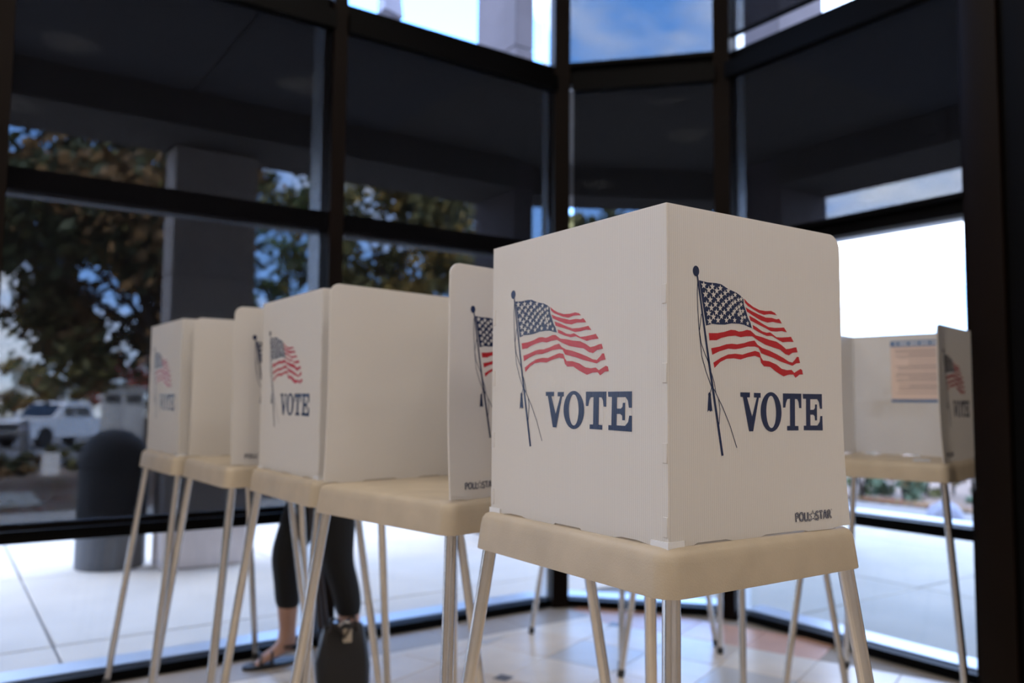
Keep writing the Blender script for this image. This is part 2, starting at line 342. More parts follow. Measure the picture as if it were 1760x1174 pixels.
STARS = [(192,164),(240,173),(285,181),(329,195),(368,218),(220,190),(265,195),(311,208),(351,232),(386,246),(402,242),(202,215),(247,217),(290,225),(335,239),(368,257),(228,245),(273,244),(317,253),(354,266),(402,272),(208,270),(257,271),(301,271),(341,281),(376,295),(390,285),(235,291),(284,292),(329,298),(364,310),(411,309),(220,320),(263,315),(308,316),(355,325),(388,328),(395,307),(246,341),(291,338),(337,342),(401,322),(226,364),(272,360),(319,360),(365,360),(404,364),(407,347),(422,343),(438,378)]
POLE = [(153,108),(161,108),(229,600),(304,1118),(292,1121),(218,603)]
TASSEL = [(219,786),(233,786),(242,872),(236,866),(230,873),(222,864),(214,876)]
ROPES = [[(160,140),(157,200),(160,300),(167,410),(182,560),(207,650),(240,742)], [(180,325),(169,420),(179,490),(202,555),(228,612)], [(236,655),(252,710),(262,770),(300,850),(340,950),(378,1075)], [(250,745),(276,800),(284,860),(279,945)], [(238,735),(228,772)]]
VV = [(398,764),(452,765),(452,792),(436,793),(464,900),(490,794),(474,793),(474,767),(512,768),(512,794),(502,795),(470,983),(447,983),(412,790),(399,789)]
TT = [(636,770),(740,772),(740,853),(727,853),(724,820),(717,803),(704,802),(704,952),(723,953),(723,978),(659,978),(659,953),(676,952),(676,801),(662,802),(655,820),(650,850),(637,850)]
EE = [(747,773),(855,774),(856,857),(843,857),(838,820),(828,803),(790,803),(790,862),(808,862),(815,853),(816,832),(827,832),(827,922),(815,922),(814,898),(806,890),(790,890),(790,950),(828,950),(841,930),(845,897),(857,897),(858,978),(752,977),(752,951),(766,951),(766,801),(749,800)]

def flat_poly(mb, pts, mi, off):
    """a flat inked patch from an outline (may be concave); pts are (u, z); u, off, z = along, outward, up"""
    bm = bmesh.new(); f = bm.faces.new([bm.verts.new((u, z, 0)) for u, z in pts]); f.normal_update()
    if f.normal.z < 0: f.normal_flip()
    bmesh.ops.triangulate(bm, faces=bm.faces[:], ngon_method='EAR_CLIP'); bm.verts.index_update()
    mb.add([(v.co.x, off, v.co.y) for v in bm.verts], [[v.index for v in fc.verts] for fc in bm.faces], mi); bm.free()
def flat_line(mb, pts, w, mi, off, closed=False):
    n = len(pts); L = []; Rr = []
    for i, (x, y) in enumerate(pts):
        if closed: a, b = pts[(i-1) % n], pts[(i+1) % n]
        else: a, b = pts[max(i-1, 0)], pts[min(i+1, n-1)]
        dx, dy = b[0]-a[0], b[1]-a[1]; l = math.hypot(dx, dy) or 1; nx, ny = -dy/l*w/2, dx/l*w/2
        L.append((x+nx, off, y+ny)); Rr.append((x-nx, off, y-ny))
    m = n if closed else n-1
    mb.add(L+Rr, [(n+i, n+(i+1) % n, (i+1) % n, i) for i in range(m)], mi)
def ring_poly(mb, c, r0, r1, mi, off, n=40):
    o = [(c[0]+r0[0]*math.cos(2*math.pi*k/n), c[1]+r0[1]*math.sin(2*math.pi*k/n)) for k in range(n)]
    i_ = [(c[0]+r1[0]*math.cos(2*math.pi*k/n), c[1]+r1[1]*math.sin(2*math.pi*k/n)) for k in range(n)]
    mb.add([(u, off, z) for u, z in o+i_], [(k, (k+1) % n, n+(k+1) % n, n+k) for k in range(n)], mi)
def star_pts(c, r, k=0.42, rot=0.0):
    return [(c[0]+(r if i % 2 == 0 else r*k)*math.sin(rot+i*math.pi/5), c[1]+(r if i % 2 == 0 else r*k)*math.cos(rot+i*math.pi/5)) for i in range(10)]
def ell(c, rx, ry, n=20): return [(c[0]+rx*math.cos(2*math.pi*k/n), c[1]+ry*math.sin(2*math.pi*k/n)) for k in range(n)]

def flag_mb():
    mb = MB(); off = 0.0004
    flat_poly(mb, [art(*p) for p in CANTON], 0, off)
    for s in STRIPES: flat_poly(mb, [art(*p) for p in s], 1, off)
    for i, p in enumerate(STARS):
        r = 0.0062 - 0.0022*max(0, min(1, (p[0]-200)/220)); flat_poly(mb, star_pts(art(*p), r), 2, off*2.0)
    flat_poly(mb, [art(*p) for p in POLE], 0, off); flat_poly(mb, ell(art(150, 84), 0.0066, 0.0078), 0, off)
    flat_poly(mb, [art(*p) for p in TASSEL], 0, off); flat_poly(mb, ell(art(226, 778), 0.0030, 0.0036, 12), 0, off)
    for r in ROPES: flat_line(mb, [art(*p) for p in r], 0.0014, 0, off)
    return mb
def vote_mb():
    mb = MB(); off = 0.0004
    for s in (VV, TT, EE): flat_poly(mb, [art(*p) for p in s], 0, off)
    c = art(571, 874); e = art(629, 874); t = art(571, 763); ei = art(598, 874); ti = art(571, 784)
    ring_poly(mb, c, (e[0]-c[0], t[1]-c[1]), (ei[0]-c[0], ti[1]-c[1]), 0, off)
    return mb
def logo_mb():
    """maker's mark: rounded double-line capitals with a star between the two words"""
    mb = MB(); off = 0.0004
    def arc(cx, cy, rx, ry, a0, a1, n=10): return [(cx+rx*math.cos(math.radians(a0+(a1-a0)*k/n)), cy+ry*math.sin(math.radians(a0+(a1-a0)*k/n))) for k in range(n+1)]
    G = {}   # unit letters, height 1
    G['P'] = (0.52, [[(0.1, 0.0), (0.1, 0.92)] + arc(0.24, 0.72, 0.2, 0.22, 90, -90) + [(0.1, 0.5)]])
    G['O'] = (0.72, [arc(0.36, 0.5, 0.28, 0.42, 0, 360, 20)])
    G['L'] = (0.46, [[(0.1, 0.95), (0.1, 0.2)] + arc(0.22, 0.2, 0.12, 0.14, 180, 270, 5) + [(0.42, 0.06)]])
    G['S'] = (0.52, [arc(0.26, 0.72, 0.18, 0.2, 20, 250, 9) + arc(0.24, 0.27, 0.2, 0.22, 80, -160, 10)])
    G['T'] = (0.60, [[(0.04, 0.92), (0.52, 0.92)], [(0.28, 0.92), (0.28, 0.04)]])
    G['A'] = (0.60, [[(0.04, 0.04), (0.20, 0.80)] + arc(0.29, 0.80, 0.09, 0.14, 160, 20, 5) + [(0.52, 0.04)], [(0.14, 0.32), (0.42, 0.32)]])
    G['R'] = (0.62, [[(0.1, 0.04), (0.1, 0.92)] + arc(0.24, 0.72, 0.2, 0.22, 90, -70) + [(0.30, 0.5), (0.58, 0.04)]])
    x = 0.0; H = 0.0138; wdt = 0.0150
    for ch in 'POLL*STAR':
        if ch == '*':
            flat_line(mb, star_pts(((x+0.36)*wdt, 0.50*H), 0.0086), 0.0015, 0, off, True); x += 0.74; continue
        w, ls = G[ch]
        for l in ls:
            q = [((x+u)*wdt, z*H) for u, z in l]
            flat_line(mb, q, 0.0031, 0, off); flat_line(mb, q, 0.0006, 1, off*2)
        x += w
    ring_poly(mb, ((x+0.04)*wdt, 1.0*H), (0.0012, 0.0012), (0.0008, 0.0008), 0, off, 12)
    return mb, x*wdt
FLAG, VOTE = flag_mb(), vote_mb(); LOGO, LOGOW = logo_mb()

def warp(u, z):   # how far the open edge of a side screen leans outward near its foot
    k = max(0.0, 1-max(z, 0)/0.22); return 0.010*k*k*(max(0.0, u)/WD)**2
def screen_mb(L, side):
    """one screen: u along, v outward (0 = outer face), z up; side screens have a rounded upper corner at the open edge and lean a little"""
    T = 0.004; r = 0.026; tabs = [(0.0, 0.05), (0.13, 0.19), (0.30, 0.36)] if side else [(0.0, 0.04), (0.11, 0.19), (0.26, 0.34), (0.41, L)]
    U0 = T+0.0003 if side else 0.0
    us = set([U0, L] + [L*k/14 for k in range(15)])
    for a, b in tabs: us |= {a, a+0.0004, b, b-0.0004} if b < L-1e-6 else {a, a+0.0004}
    if side: us |= {L-r+r*math.sin(math.radians(q)) for q in range(0, 91, 10)}
    us = sorted(x for x in us if U0 <= x <= L)
    out = []
    for u in us:
        if not out or u-out[-1] > 0.00035: out.append(u)
    if L-out[-1] > 1e-6: out[-1] = L
    us = out; NZ = 10
    def zt(u): return HP if not side or u <= L-r else HP-r+math.sqrt(max(0, r*r-(u-(L-r))**2))
    def zb(u): return -0.004 if any(a-1e-9 <= u <= b+1e-9 for a, b in tabs) else -0.0012
    mb = MB(); vs = []; nU = len(us)
    for face in (0, 1):
        for u in us:
            for k in range(NZ+1):
                z = zb(u)+(zt(u)-zb(u))*k/NZ; vs.append((u, (warp(u, z) if side else 0)-face*T, z))
    ix = lambda f, i, k: f*nU*(NZ+1)+i*(NZ+1)+k
    fs = []
    for i in range(nU-1):
        for k in range(NZ):
            fs.append((ix(0, i, k), ix(0, i, k+1), ix(0, i+1, k+1), ix(0, i+1, k))); fs.append((ix(1, i, k), ix(1, i+1, k), ix(1, i+1, k+1), ix(1, i, k+1)))
        fs.append((ix(0, i, NZ), ix(1, i, NZ), ix(1, i+1, NZ), ix(0, i+1, NZ))); fs.append((ix(0, i, 0), ix(0, i+1, 0), ix(1, i+1, 0), ix(1, i, 0)))
    for k in range(NZ):
        fs.append((ix(0, 0, k), ix(1, 0, k), ix(1, 0, k+1), ix(0, 0, k+1))); fs.append((ix(0, nU-1, k), ix(0, nU-1, k+1), ix(1, nU-1, k+1), ix(1, nU-1, k)))
    mb.add(vs, fs); return mb
def place(mb, f):
    o = MB(); o.v = [f(v) for v in mb.v]; o.f = list(mb.f); o.m = list(mb.m); o.sm = list(mb.sm); return o

def round_rect(x0, x1, y0, y1, r, z, n=6):
    P = []
    for cx, cy, a0 in ((x1-r, y1-r, 0), (x0+r, y1-r, 90), (x0+r, y0+r, 180), (x1-r, y0+r, 270)):
        for k in range(n+1):
            a = math.radians(a0+90*k/n); P.append((cx+r*math.cos(a), cy+r*math.sin(a), z))
    return P

hx, hy = WD/2, WB/2
LX0, LX1, LY0, LY1 = 0.008-hx, WD-0.012-hx, 0.002-hy, WB+0.0-hy      # where the legs meet the tray
S1, S2 = 0.095, 0.102                                               # splay at the floor
def make_booth():
    """booth at the origin: back screen at -x, open towards +x"""
    b = empty('voting_booth')
    ox0, ox1, oy0, oy1 = -hx-0.025, hx+0.022, -hy-0.024, hy+0.028
    prof = [(0.000, 0.850, 0.032), (0.000, 0.852, 0.032), (-0.0045, 0.894, 0.031), (-0.0065, 0.904, 0.030), (-0.0105, 0.910, 0.028), (-0.016, 0.9135, 0.026), (-0.022, 0.915, 0.024)]
    t = MB(); R = [round_rect(ox0-d, ox1+d, oy0-d, oy1+d, r, z) for d, z, r in prof]
    inner = [round_rect(ox0+q, ox1-q, oy0+q, oy1-q, 0.03, z) for q, z in ((0.004, 0.850), (0.010, 0.900))]
    t.rings([inner[1], inner[0]]+R)
    t.build('tabletop', TRAY, b)
    # screens; the outward side of each carries flag, lettering and the maker's mark
    fb = lambda v: (-hx - v[1], hy - v[0], ZB + v[2])                 # back: seen from outside, left end is +y
    sb = screen_mb(WB, False); back = place(sb, fb).build('back_screen', PANY, b)
    fA = lambda v: (-hx + v[0], -hy - v[1], ZB + v[2])                # side at -y: left end (seen from outside) is the back corner
    fB = lambda v: (hx - (WD - v[0]) , hy + v[1], ZB + v[2])          # side at +y: left end is the open edge
    s1 = place(screen_mb(WD, True), fA).build('side_screen', PANX, b)
    s2 = place(screen_mb(WD, True), fB).build('side_screen', PANX, b)
    kx = 1.07
    for mb, nm, mx, my in ((FLAG, 'flag_print', [NAVYX, REDX, PANX], [NAVYY, REDY, PANY]), (VOTE, 'vote_lettering', [NAVYX], [NAVYY])):
        place(mb, lambda v: fb((v[0]*kx+0.004, v[1], v[2]))).build(nm, my, back)
        place(mb, lambda v: fA((v[0], v[1]+warp(v[0], v[2]), v[2]))).build(nm, mx, s1)
        place(mb, lambda v: fB((WD-(v[0]+0.004), v[1]+warp(WD-v[0], v[2]), v[2]))).build(nm, mx, s2)
    place(LOGO, lambda v: fA((v[0]*0.088/LOGOW+0.271, v[1]+warp(v[0]*0.088/LOGOW+0.271, v[2]+0.0125)+0.0004, v[2]+0.0125))).build('maker_mark', [NAVYX, PANX], s1)
    place(LOGO, lambda v: fB((WD-(v[0]*0.088/LOGOW+0.040), v[1]+warp(WD-(v[0]*0.088/LOGOW+0.040), v[2]+0.0165)+0.0004, v[2]+0.0165))).build('maker_mark', [NAVYX, PANX], s2)
    # hinge tabs down the two folded corners and milky clips at their feet
    for sy in (-1, 1):
        for z in (0.010, 0.112, 0.224, 0.336):
            MB().bbox(-hx-0.0012, -hx+0.0008, sy*(hy-0.0005)-(0.009 if sy > 0 else 0), sy*(hy-0.0005)+(0.009 if sy < 0 else 0), ZB+z, ZB+z+0.028, 0.0006, seg=1).build('hinge_tab', PANY, back)
        ol = [(-hx-0.0022, sy*(hy-0.032)), (-hx-0.0022, sy*(hy+0.0022)), (-hx+0.030, sy*(hy+0.0022)), (-hx+0.030, sy*(hy+0.0004)), (-hx-0.0004, sy*(hy+0.0004)), (-hx-0.0004, sy*(hy-0.032))]
        ol = ol if sy < 0 else ol[::-1]
        cl = MB().add([(x, y, ZB-0.006) for x, y in ol]+[(x, y, ZB+0.004) for x, y in ol], [(i, (i+1) % 6, 6+(i+1) % 6, 6+i) for i in range(6)]+[(6, 7, 10, 11), (7, 8, 9, 10), (5, 4, 1, 0), (4, 3, 2, 1)])
        cl.build('corner_clip', CLEARP, b)
    # legs
    for sx, lx in ((-1, LX0), (1, LX1)):
        for sy, ly in ((-1, LY0), (1, LY1)):
            top = Vector((lx, ly, 0.899)); foot = Vector((lx+sx*S2, ly+sy*S1, 0.0)); d = (foot-top)
            lg = MB().tube([top, top+d*0.5, top+d*0.985], 0.0128, 16).build('leg', LEGM, b)
            MB().tube([top+d*0.965, top+d*0.997], 0.0143, 14).build('foot_cap', RUBBER, lg)
            MB().tube([top+d*0.0, top+d*0.045], 0.0162, 14).build('leg_socket', TRAY, lg)
    return b
BOOTHS = [  # corner nearest the camera (x, y), turn, faces left?, label
 ('A', 0.840, 0.823, -0.0125, False, 'nearest white voting booth in sharp focus, two flag screens facing the camera'),
 ('B2', 0.854, 1.444, 0.170, True, 'voting booth directly left of the nearest one, open beige tabletop visible'),
 ('B1', 0.800, 1.985, 0.010, False, 'third voting booth back in the left row, flag and lettering on its back screen'),
 ('C2', 0.745, 2.545, 0.019, True, 'second farthest booth in the left row, tabletop open toward the left'),
 ('C1', 0.713, 3.058, 0.027, False, 'farthest voting booth in the left row, by the shaded window'),
 ('D', 2.85, 1.500, 0.20, True, 'voting booth at the right with a printed notice inside, by the bright window'),
 ('E', 2.51, 2.74, 0.0, True, 'hidden booth by the angled bay, only its far thin legs show below the nearest booth'),
 ('F', 2.43, 2.03, -0.02, True, 'hidden booth behind the nearest one, left of the booth with the notice, legs showing'),
]
proto = make_booth(); BO = {}
for i, (k, x, y, t, flip, lab) in enumerate(BOOTHS):
    o = proto if i == 0 else copy_tree(proto)
    e1 = Vector((-math.sin(t), math.cos(t), 0)); e2 = Vector((math.cos(t), math.sin(t), 0))
    o.location = Vector((x, y, 0)) + e1*hy + e2*hx; o.rotation_euler = (0, 0, t+(math.pi if flip else 0))
    tag(o, lab, 'voting booth', 'white folding voting booths in the lobby'); BO[k] = o

# things on and in the booth at the right
D = BO['D']; bpy.context.view_layer.update(); MD = Matrix.Translation(D.location) @ Matrix.Rotation(0.20+math.pi, 4, 'Z')
PAPER = mat('pinkish_paper', (0.74, 0.60, 0.55), 0.7); BLUEP = mat('blue_print', (0.03, 0.14, 0.36), 0.6); GREYT = mat('grey_print', (0.36, 0.30, 0.30), 0.7); WPAP = mat('white_paper', (0.85, 0.87, 0.9), 0.6)
# the inner face of the back screen is at local x = -hx + 0.004
nt_ = empty('posted_notice', MD @ Vector((-hx+0.0046, 0.03, ZB+0.33)), 0.20+math.pi, label='printed notice with blue bands taped inside the right booth', cat='notice')
nw, nh = 0.20, 0.245
MB().box(0, 0.0006, -nw/2, nw/2, -nh/2, nh/2).build('sheet', PAPER, nt_)
MB().box(0.0006, 0.0009, -nw/2, nw/2, nh/2-0.022, nh/2).build('header_band', BLUEP, nt_)
MB().box(0.0006, 0.0009, -nw/2, nw/2, -nh/2, -nh/2+0.010).build('footer_band', BLUEP, nt_)
tl = MB(); random.seed(2)
z = nh/2-0.034
while z > -nh/2+0.03:
    l = nw*random.choice((0.86, 0.84, 0.6, 0.8)); tl.box(0.0006, 0.0009, nw/2-0.012-l, nw/2-0.012, z-0.0022, z+0.0006); z -= random.choice((0.0065, 0.0065, 0.0065, 0.014))
tl.build('text_lines', GREYT, nt_)
hd = MB()
for k in range(26):
    if k % 6 != 5: hd.box(0.0009, 0.0011, nw/2-0.014-k*0.0067-0.0045, nw/2-0.014-k*0.0067, nh/2-0.016, nh/2-0.006)
hd.build('header_text', WPAP, nt_)
pc = empty('instruction_card', MD @ Vector((0.10, 0.13, 0.9152)), 0.5, label='small white card lying on the right booth tabletop', cat='card')
MB().bbox(-0.045, 0.045, -0.028, 0.028, 0, 0.0025, 0.0008, seg=1).build('card', WPAP, pc); MB().box(-0.045, -0.012, -0.028, 0.028, 0.0025, 0.0028).build('blue_edge', BLUEP, pc)
st = empty('blue_sticker', MD @ Vector((hx-0.02, -hy+0.035, 0.9152)), 0.2, label='little blue sticker on the right booth tabletop by its screen', cat='sticker')
MB().box(-0.010, 0.010, -0.020, 0.020, 0, 0.0006).build('sticker', BLUEP, st)

# ================================================================== THE PERSON at the farthest booth
def skin_obj(name, pts, edges, m, parent, root=0, sub=2):
    """pts: {key: (x, y, z, rx, ry)}"""
    keys = list(pts); idx = {k: i for i, k in enumerate(keys)}
    me = bpy.data.meshes.new(name); me.from_pydata([pts[k][:3] for k in keys], [(idx[a], idx[b]) for a, b in edges], [])
    o = bpy.data.objects.new(name, me); COL.objects.link(o); o.parent = parent
    sk = o.modifiers.new('Skin', 'SKIN'); sk.use_smooth_shade = True; sk.branch_smoothing = 0.4
    for i, k in enumerate(keys):
        d = me.skin_vertices[0].data[i]; d.radius = pts[k][3:5]; d.use_root = (i == root)
    ss = o.modifiers.new('Subdivision', 'SUBSURF'); ss.levels = sub; ss.render_levels = sub
    me.materials.append(m); return o
SKIN = mat('skin', (0.48, 0.27, 0.19), 0.5, var=0.05, vscale=20); PANTS = mat('black_cotton', (0.006, 0.006, 0.007), 0.85, bump=0.2, bscale=120)
SHIRT = mat('dark_top', (0.03, 0.035, 0.05), 0.85, bump=0.2, bscale=80); HAIR = mat('brown_hair', (0.05, 0.03, 0.02), 0.5, bump=0.4, bscale=90); LEATH = mat('black_leather', (0.010, 0.009, 0.009), 0.45, bump=0.15, bscale=150)
per = empty('person', (1.345, 3.345, 0), label='standing person in black calf-length trousers and sandals, bent toward the farthest booth', cat='person')
P = {'pel': (0.03, 0, 0.90, .13, .11), 'sp': (-0.02, 0, 1.04, .12, .09), 'ch': (-0.10, 0, 1.15, .13, .10), 'nk': (-0.165, 0, 1.255, .048, .05), 'hb': (-0.21, 0, 1.315, .062, .07), 'hd': (-0.245, 0, 1.365, .075, .088), 'ht': (-0.265, 0, 1.415, .058, .066)}
Ed = [('pel', 'sp'), ('sp', 'ch'), ('ch', 'nk'), ('nk', 'hb'), ('hb', 'hd'), ('hd', 'ht')]
legs = {'l': (-1, [(0.04, -.085, .84, .070), (.045, -.115, .46, .060), (0.09, -.125, .30, .054), (.11, -.14, .085, .036)], (.02, -.15, .030), 0),
        'r': (1, [(0.03, .085, .84, .070), (-.085, .125, .46, .058), (-.065, .14, .30, .052), (-.055, .155, .085, .034)], (-.145, .145, .030), 0)}
for k, (s, ch, ball, _) in legs.items():
    prev = 'pel'
    for i, (x, y, z, r) in enumerate(ch): P[k+'L%d' % i] = (x, y, z, r, r); Ed.append((prev, k+'L%d' % i)); prev = k+'L%d' % i
    a = ch[-1]; P[k+'he'] = (a[0]+0.022, a[1], 0.038, .028, .028); Ed.append((prev, k+'he'))
    P[k+'ba'] = (ball[0], ball[1], ball[2], .040, .020); Ed.append((prev, k+'ba'))
    for t in range(5):
        yy = ball[1]+s*(t-2)*0.0165; P[k+'t%d' % t] = (ball[0]-0.062+0.010*abs(t-0.6), yy, 0.022, .0085 if t else .011, .0085); Ed.append((k+'ba', k+'t%d' % t))
for k, s in (('l', -1), ('r', 1)):
    arm = [(-.115, s*.155, 1.185, .050), (-.125, s*.20, 1.02, .040), (-.26, s*.15, .965, .030), (-.325, s*.115, .950, .024)]
    prev = 'ch'
    for i, (x, y, z, r) in enumerate(arm): P[k+'A%d' % i] = (x, y, z, r, r); Ed.append((prev, k+'A%d' % i)); prev = k+'A%d' % i
    P[k+'pm'] = (-.365, s*.10, .945, .030, .016); Ed.append((prev, k+'pm'))
    for t in range(4):
        yy = s*.10+(t-1.5)*.017; P[k+'f%d' % t] = (-.405, yy, .943, .0085, .0085); P[k+'g%d' % t] = (-.435+0.006*abs(t-1.5), yy, .931, .0075, .0075)
        Ed += [(k+'pm', k+'f%d' % t), (k+'f%d' % t, k+'g%d' % t)]
    P[k+'th'] = (-.352, s*.10-s*.045, .938, .009, .009); Ed.append((prev, k+'th'))
skin_obj('body', P, Ed, SKIN, per, 0)
# trousers to mid-calf
Q = {'w': (0.02, 0, 0.96, .14, .118), 'p': (0.035, 0, .86, .155, .128)}; Eq = [('w', 'p')]
for k, (s, ch, ball, _) in legs.items():
    (x0, y0, z0, r0), (x1, y1, z1, r1), (x2, y2, z2, r2), (x3, y3, z3, r3) = ch
    Q[k+'0'] = (x0, y0, .76, .104, .104); Q[k+'4'] = ((x0+x1)/2, (y0+y1)/2, .61, .090, .090); Q[k+'1'] = (x1, y1, z1, .068, .070); Q[k+'2'] = (x2, y2, .32, .060, .062); Q[k+'3'] = ((x2+x3)/2, (y2+y3)/2, .205, .056, .058)
    Eq += [('p', k+'0'), (k+'0', k+'4'), (k+'4', k+'1'), (k+'1', k+'2'), (k+'2', k+'3')]
tr_ = skin_obj('trousers', Q, Eq, PANTS, per, 1); tr_['label'] = 'black calf-length trousers'
S = {'b': (0.01, 0, .93, .15, .125), 's': (-.02, 0, 1.04, .138, .108), 'c': (-.095, 0, 1.145, .148, .115), 'n': (-.145, 0, 1.225, .075, .075)}; Es = [('b', 's'), ('s', 'c'), ('c', 'n')]
for k, s in (('l', -1), ('r', 1)): S[k+'1'] = (-.115, s*.16, 1.18, .062, .062); S[k+'2'] = (-.122, s*.19, 1.07, .055, .055); Es += [('c', k+'1'), (k+'1', k+'2')]
skin_obj('top', S, Es, SHIRT, per, 0)
hm = MB()
for zi in range(1): pass
hp_ = [(0.060, -0.070), (0.088, -0.040), (0.098, 0.0), (0.092, 0.045), (0.070, 0.078), (0.035, 0.094), (0.002, 0.098)]
hm.lathe(hp_, (0, 0, 0), 24); ho = hm.build('hair', HAIR, per); ho.location = (-0.232, 0, 1.378); ho.rotation_euler = (0, math.radians(-30), 0); ho.scale = (1.02, 0.88, 1.0)
fm = MB()
for s in (-1, 1): fm.lathe([(0.002, -0.009), (0.008, -0.005), (0.010, 0), (0.008, 0.005), (0.002, 0.009)], (-0.322, s*0.030, 1.372), 10)
fm.build('eyes', mat('eye', (0.7, 0.68, 0.65), 0.2), per)
for k, (s, ch, ball, _) in legs.items():
    a = ch[-1]; so = MB(); ang = math.atan2(ball[1]-a[1], ball[0]-a[0])
    n = 28; ring = []
    for i in range(n):
        th = 2*math.pi*i/n; lx = 0.128*math.cos(th); ly = (0.043-0.008*math.cos(th)*-1)*math.sin(th)
        cx, cy = (a[0]+ball[0])/2-0.018, (a[1]+ball[1])/2
        ring.append((cx-lx, cy+ly))
    so.rings([[(x, y, 0.0) for x, y in ring], [(x, y, 0.012) for x, y in ring], [(x, y, 0.014) for x, y in ring]])
    sd_ = so.build('sandal', LEATH, per)
    for f, r, w in ((0.02, 0.046, 0.008), (-0.03, 0.045, 0.008)):
        pts = [(ball[0]+f+0.012*math.cos(q)*s, ball[1]+r*math.cos(q), 0.010+0.052*math.sin(q)) for q in [math.pi*j/10 for j in range(11)]]
        MB().tube(pts, w*0.6, 8).build('strap', LEATH, sd_)
    MB().tube([(a[0]+0.040*math.cos(q), a[1]+0.040*math.sin(q), 0.075) for q in [2*math.pi*j/16 for j in range(17)]], 0.006, 8).build('strap', LEATH, sd_)

# ------------------------------------------------------------------ black bag on the floor beside the person
bp_ = at(588, 1186); bag = empty('handbag', bp_, math.radians(-20), label='black soft handbag standing on the floor between the booth legs', cat='bag')
def bag_ring(z, w, d, n=32):
    return [(math.copysign(abs(math.cos(2*math.pi*k/n))**0.5, math.cos(2*math.pi*k/n))*w, math.copysign(abs(math.sin(2*math.pi*k/n))**0.5, math.sin(2*math.pi*k/n))*d, z) for k in range(n)]
MB().rings([bag_ring(0, .092, .055), bag_ring(.01, .102, .064), bag_ring(.10, .104, .066), bag_ring(.18, .092, .052), bag_ring(.235, .078, .034), bag_ring(.25, .070, .022)]).build('body', LEATH, bag)
BRL = mat('brown_leather', (0.02, 0.011, 0.008), 0.5)
for s in (-1, 1):
    MB().tube([(-.05, s*.030, .225), (-.046, s*.050, .262), (-.02, s*.064, .250), (.0, s*.070, .215), (.02, s*.064, .250), (.046, s*.050, .262), (.05, s*.030, .225)], 0.006, 10).build('handle', BRL, bag)
bpy.context.view_layer.update(); bi = bag.matrix_world.inverted()
for q in (-0.012, 0.012):      # long strap running up to the person's forearm
    p0, p1 = Vector((bp_.x-0.07+q, bp_.y+0.03, .24)), Vector((1.215+q*0.3, 3.16, 0.985))
    MB().tube([bi @ p0, bi @ p0.lerp(p1, 0.35)+Vector((0, 0, -.01)), bi @ p0.lerp(p1, 0.7), bi @ p1], 0.010, 10).build('strap', BRL, bag)
MB().tube([(-.02, -.045, .255), (0.0, -.05, .272), (.02, -.045, .262)], 0.008, 10).build('buckle', mat('steel', (0.6, 0.6, 0.62), 0.25, 1.0), bag)
MB().bbox(-.005, .028, -.062, -.056, .195, .245, 0.002, seg=1).build('tag', mat('beige_tag', (0.55, 0.47, 0.36), 0.7), bag)

# ================================================================== OUTSIDE
def onY(x, y, Y): d = pray(x, y); d = d*(Y/d[1]); return d[0]
# plaza pavement of separate slabs
pav = struct('pavement', MB().box(-14, 8.9, YL+0.216, 9.3, -0.3, -0.012).box(XR+0.216, 8.9, -8, YL+0.216, -0.3, -0.012).box(CORL, XR+0.216, CORR+0.05, YL+0.216, -0.3, -0.016),
             JOINT, 'pale concrete plaza around the building', 'pavement')
def slab(x0, x1, y0, y1):
    MB().bbox(x0+0.006, x1-0.006, y0+0.006, y1-0.006, -0.1, 0.0, 0.004, seg=1).build('slab', CONC if x0 < 3.6 else CONCG, pav)
gx = [-5.5+1.5*k for k in range(10)]; gy = [4.29+1.67*k for k in range(4)]
for i in range(len(gx)-1):
    x0, x1 = gx[i], min(gx[i+1], 8.9)
    slab(x0, x1, YL+0.222, 4.29) if x1 <= 3.6 else slab(max(x0, XR+0.222), x1, 2.79, 4.29)
    for j in range(3): slab(x0, x1, gy[j], gy[j+1])
    if x1 > 3.6:
        for y0 in (-1.71, -0.21, 1.29): slab(max(x0, XR+0.222), x1, y0, y0+1.5)

# ground falling away beyond the plaza
def gz(x, y):
    d = max(y-9.3, x-8.9, 0.0); t = max(0, min(1, (d-3)/14)); return -0.02-0.95*t*t*(3-2*t)
g = MB(); nx = 60; XS = [-50+150*i/nx for i in range(nx+1)]; YS = [-40+140*i/nx for i in range(nx+1)]
XS = sorted(XS+[8.9, 8.91]); YS = sorted(YS+[9.3, 9.31]); m = len(XS); k = len(YS)
g.add([(x, y, gz(x, y) if (x > 8.9 or y > 9.3) else -0.35) for y in YS for x in XS], [(j*m+i, j*m+i+1, (j+1)*m+i+1, (j+1)*m+i) for j in range(k-1) for i in range(m-1)], 0, True)
struct('ground', g, mat('mulch_soil', (0.20, 0.14, 0.10), 0.95, var=0.3, vscale=1.2, bump=0.6, bscale=8), 'brown planted ground sloping away from the plaza', 'ground')
struct('parking_lot', MB().box(-40, 45, 29, 60, -1.2, -0.955), mat('asphalt', (0.16, 0.16, 0.17), 0.9, var=0.1, vscale=1), 'grey asphalt parking lot beyond the trees', 'parking lot')
struct('footpath', MB().box(-14, 1.0, 10.0, 11.4, -0.2, 0.0), CONCG, 'pale concrete footpath across the planting beyond the shaded window', 'path')

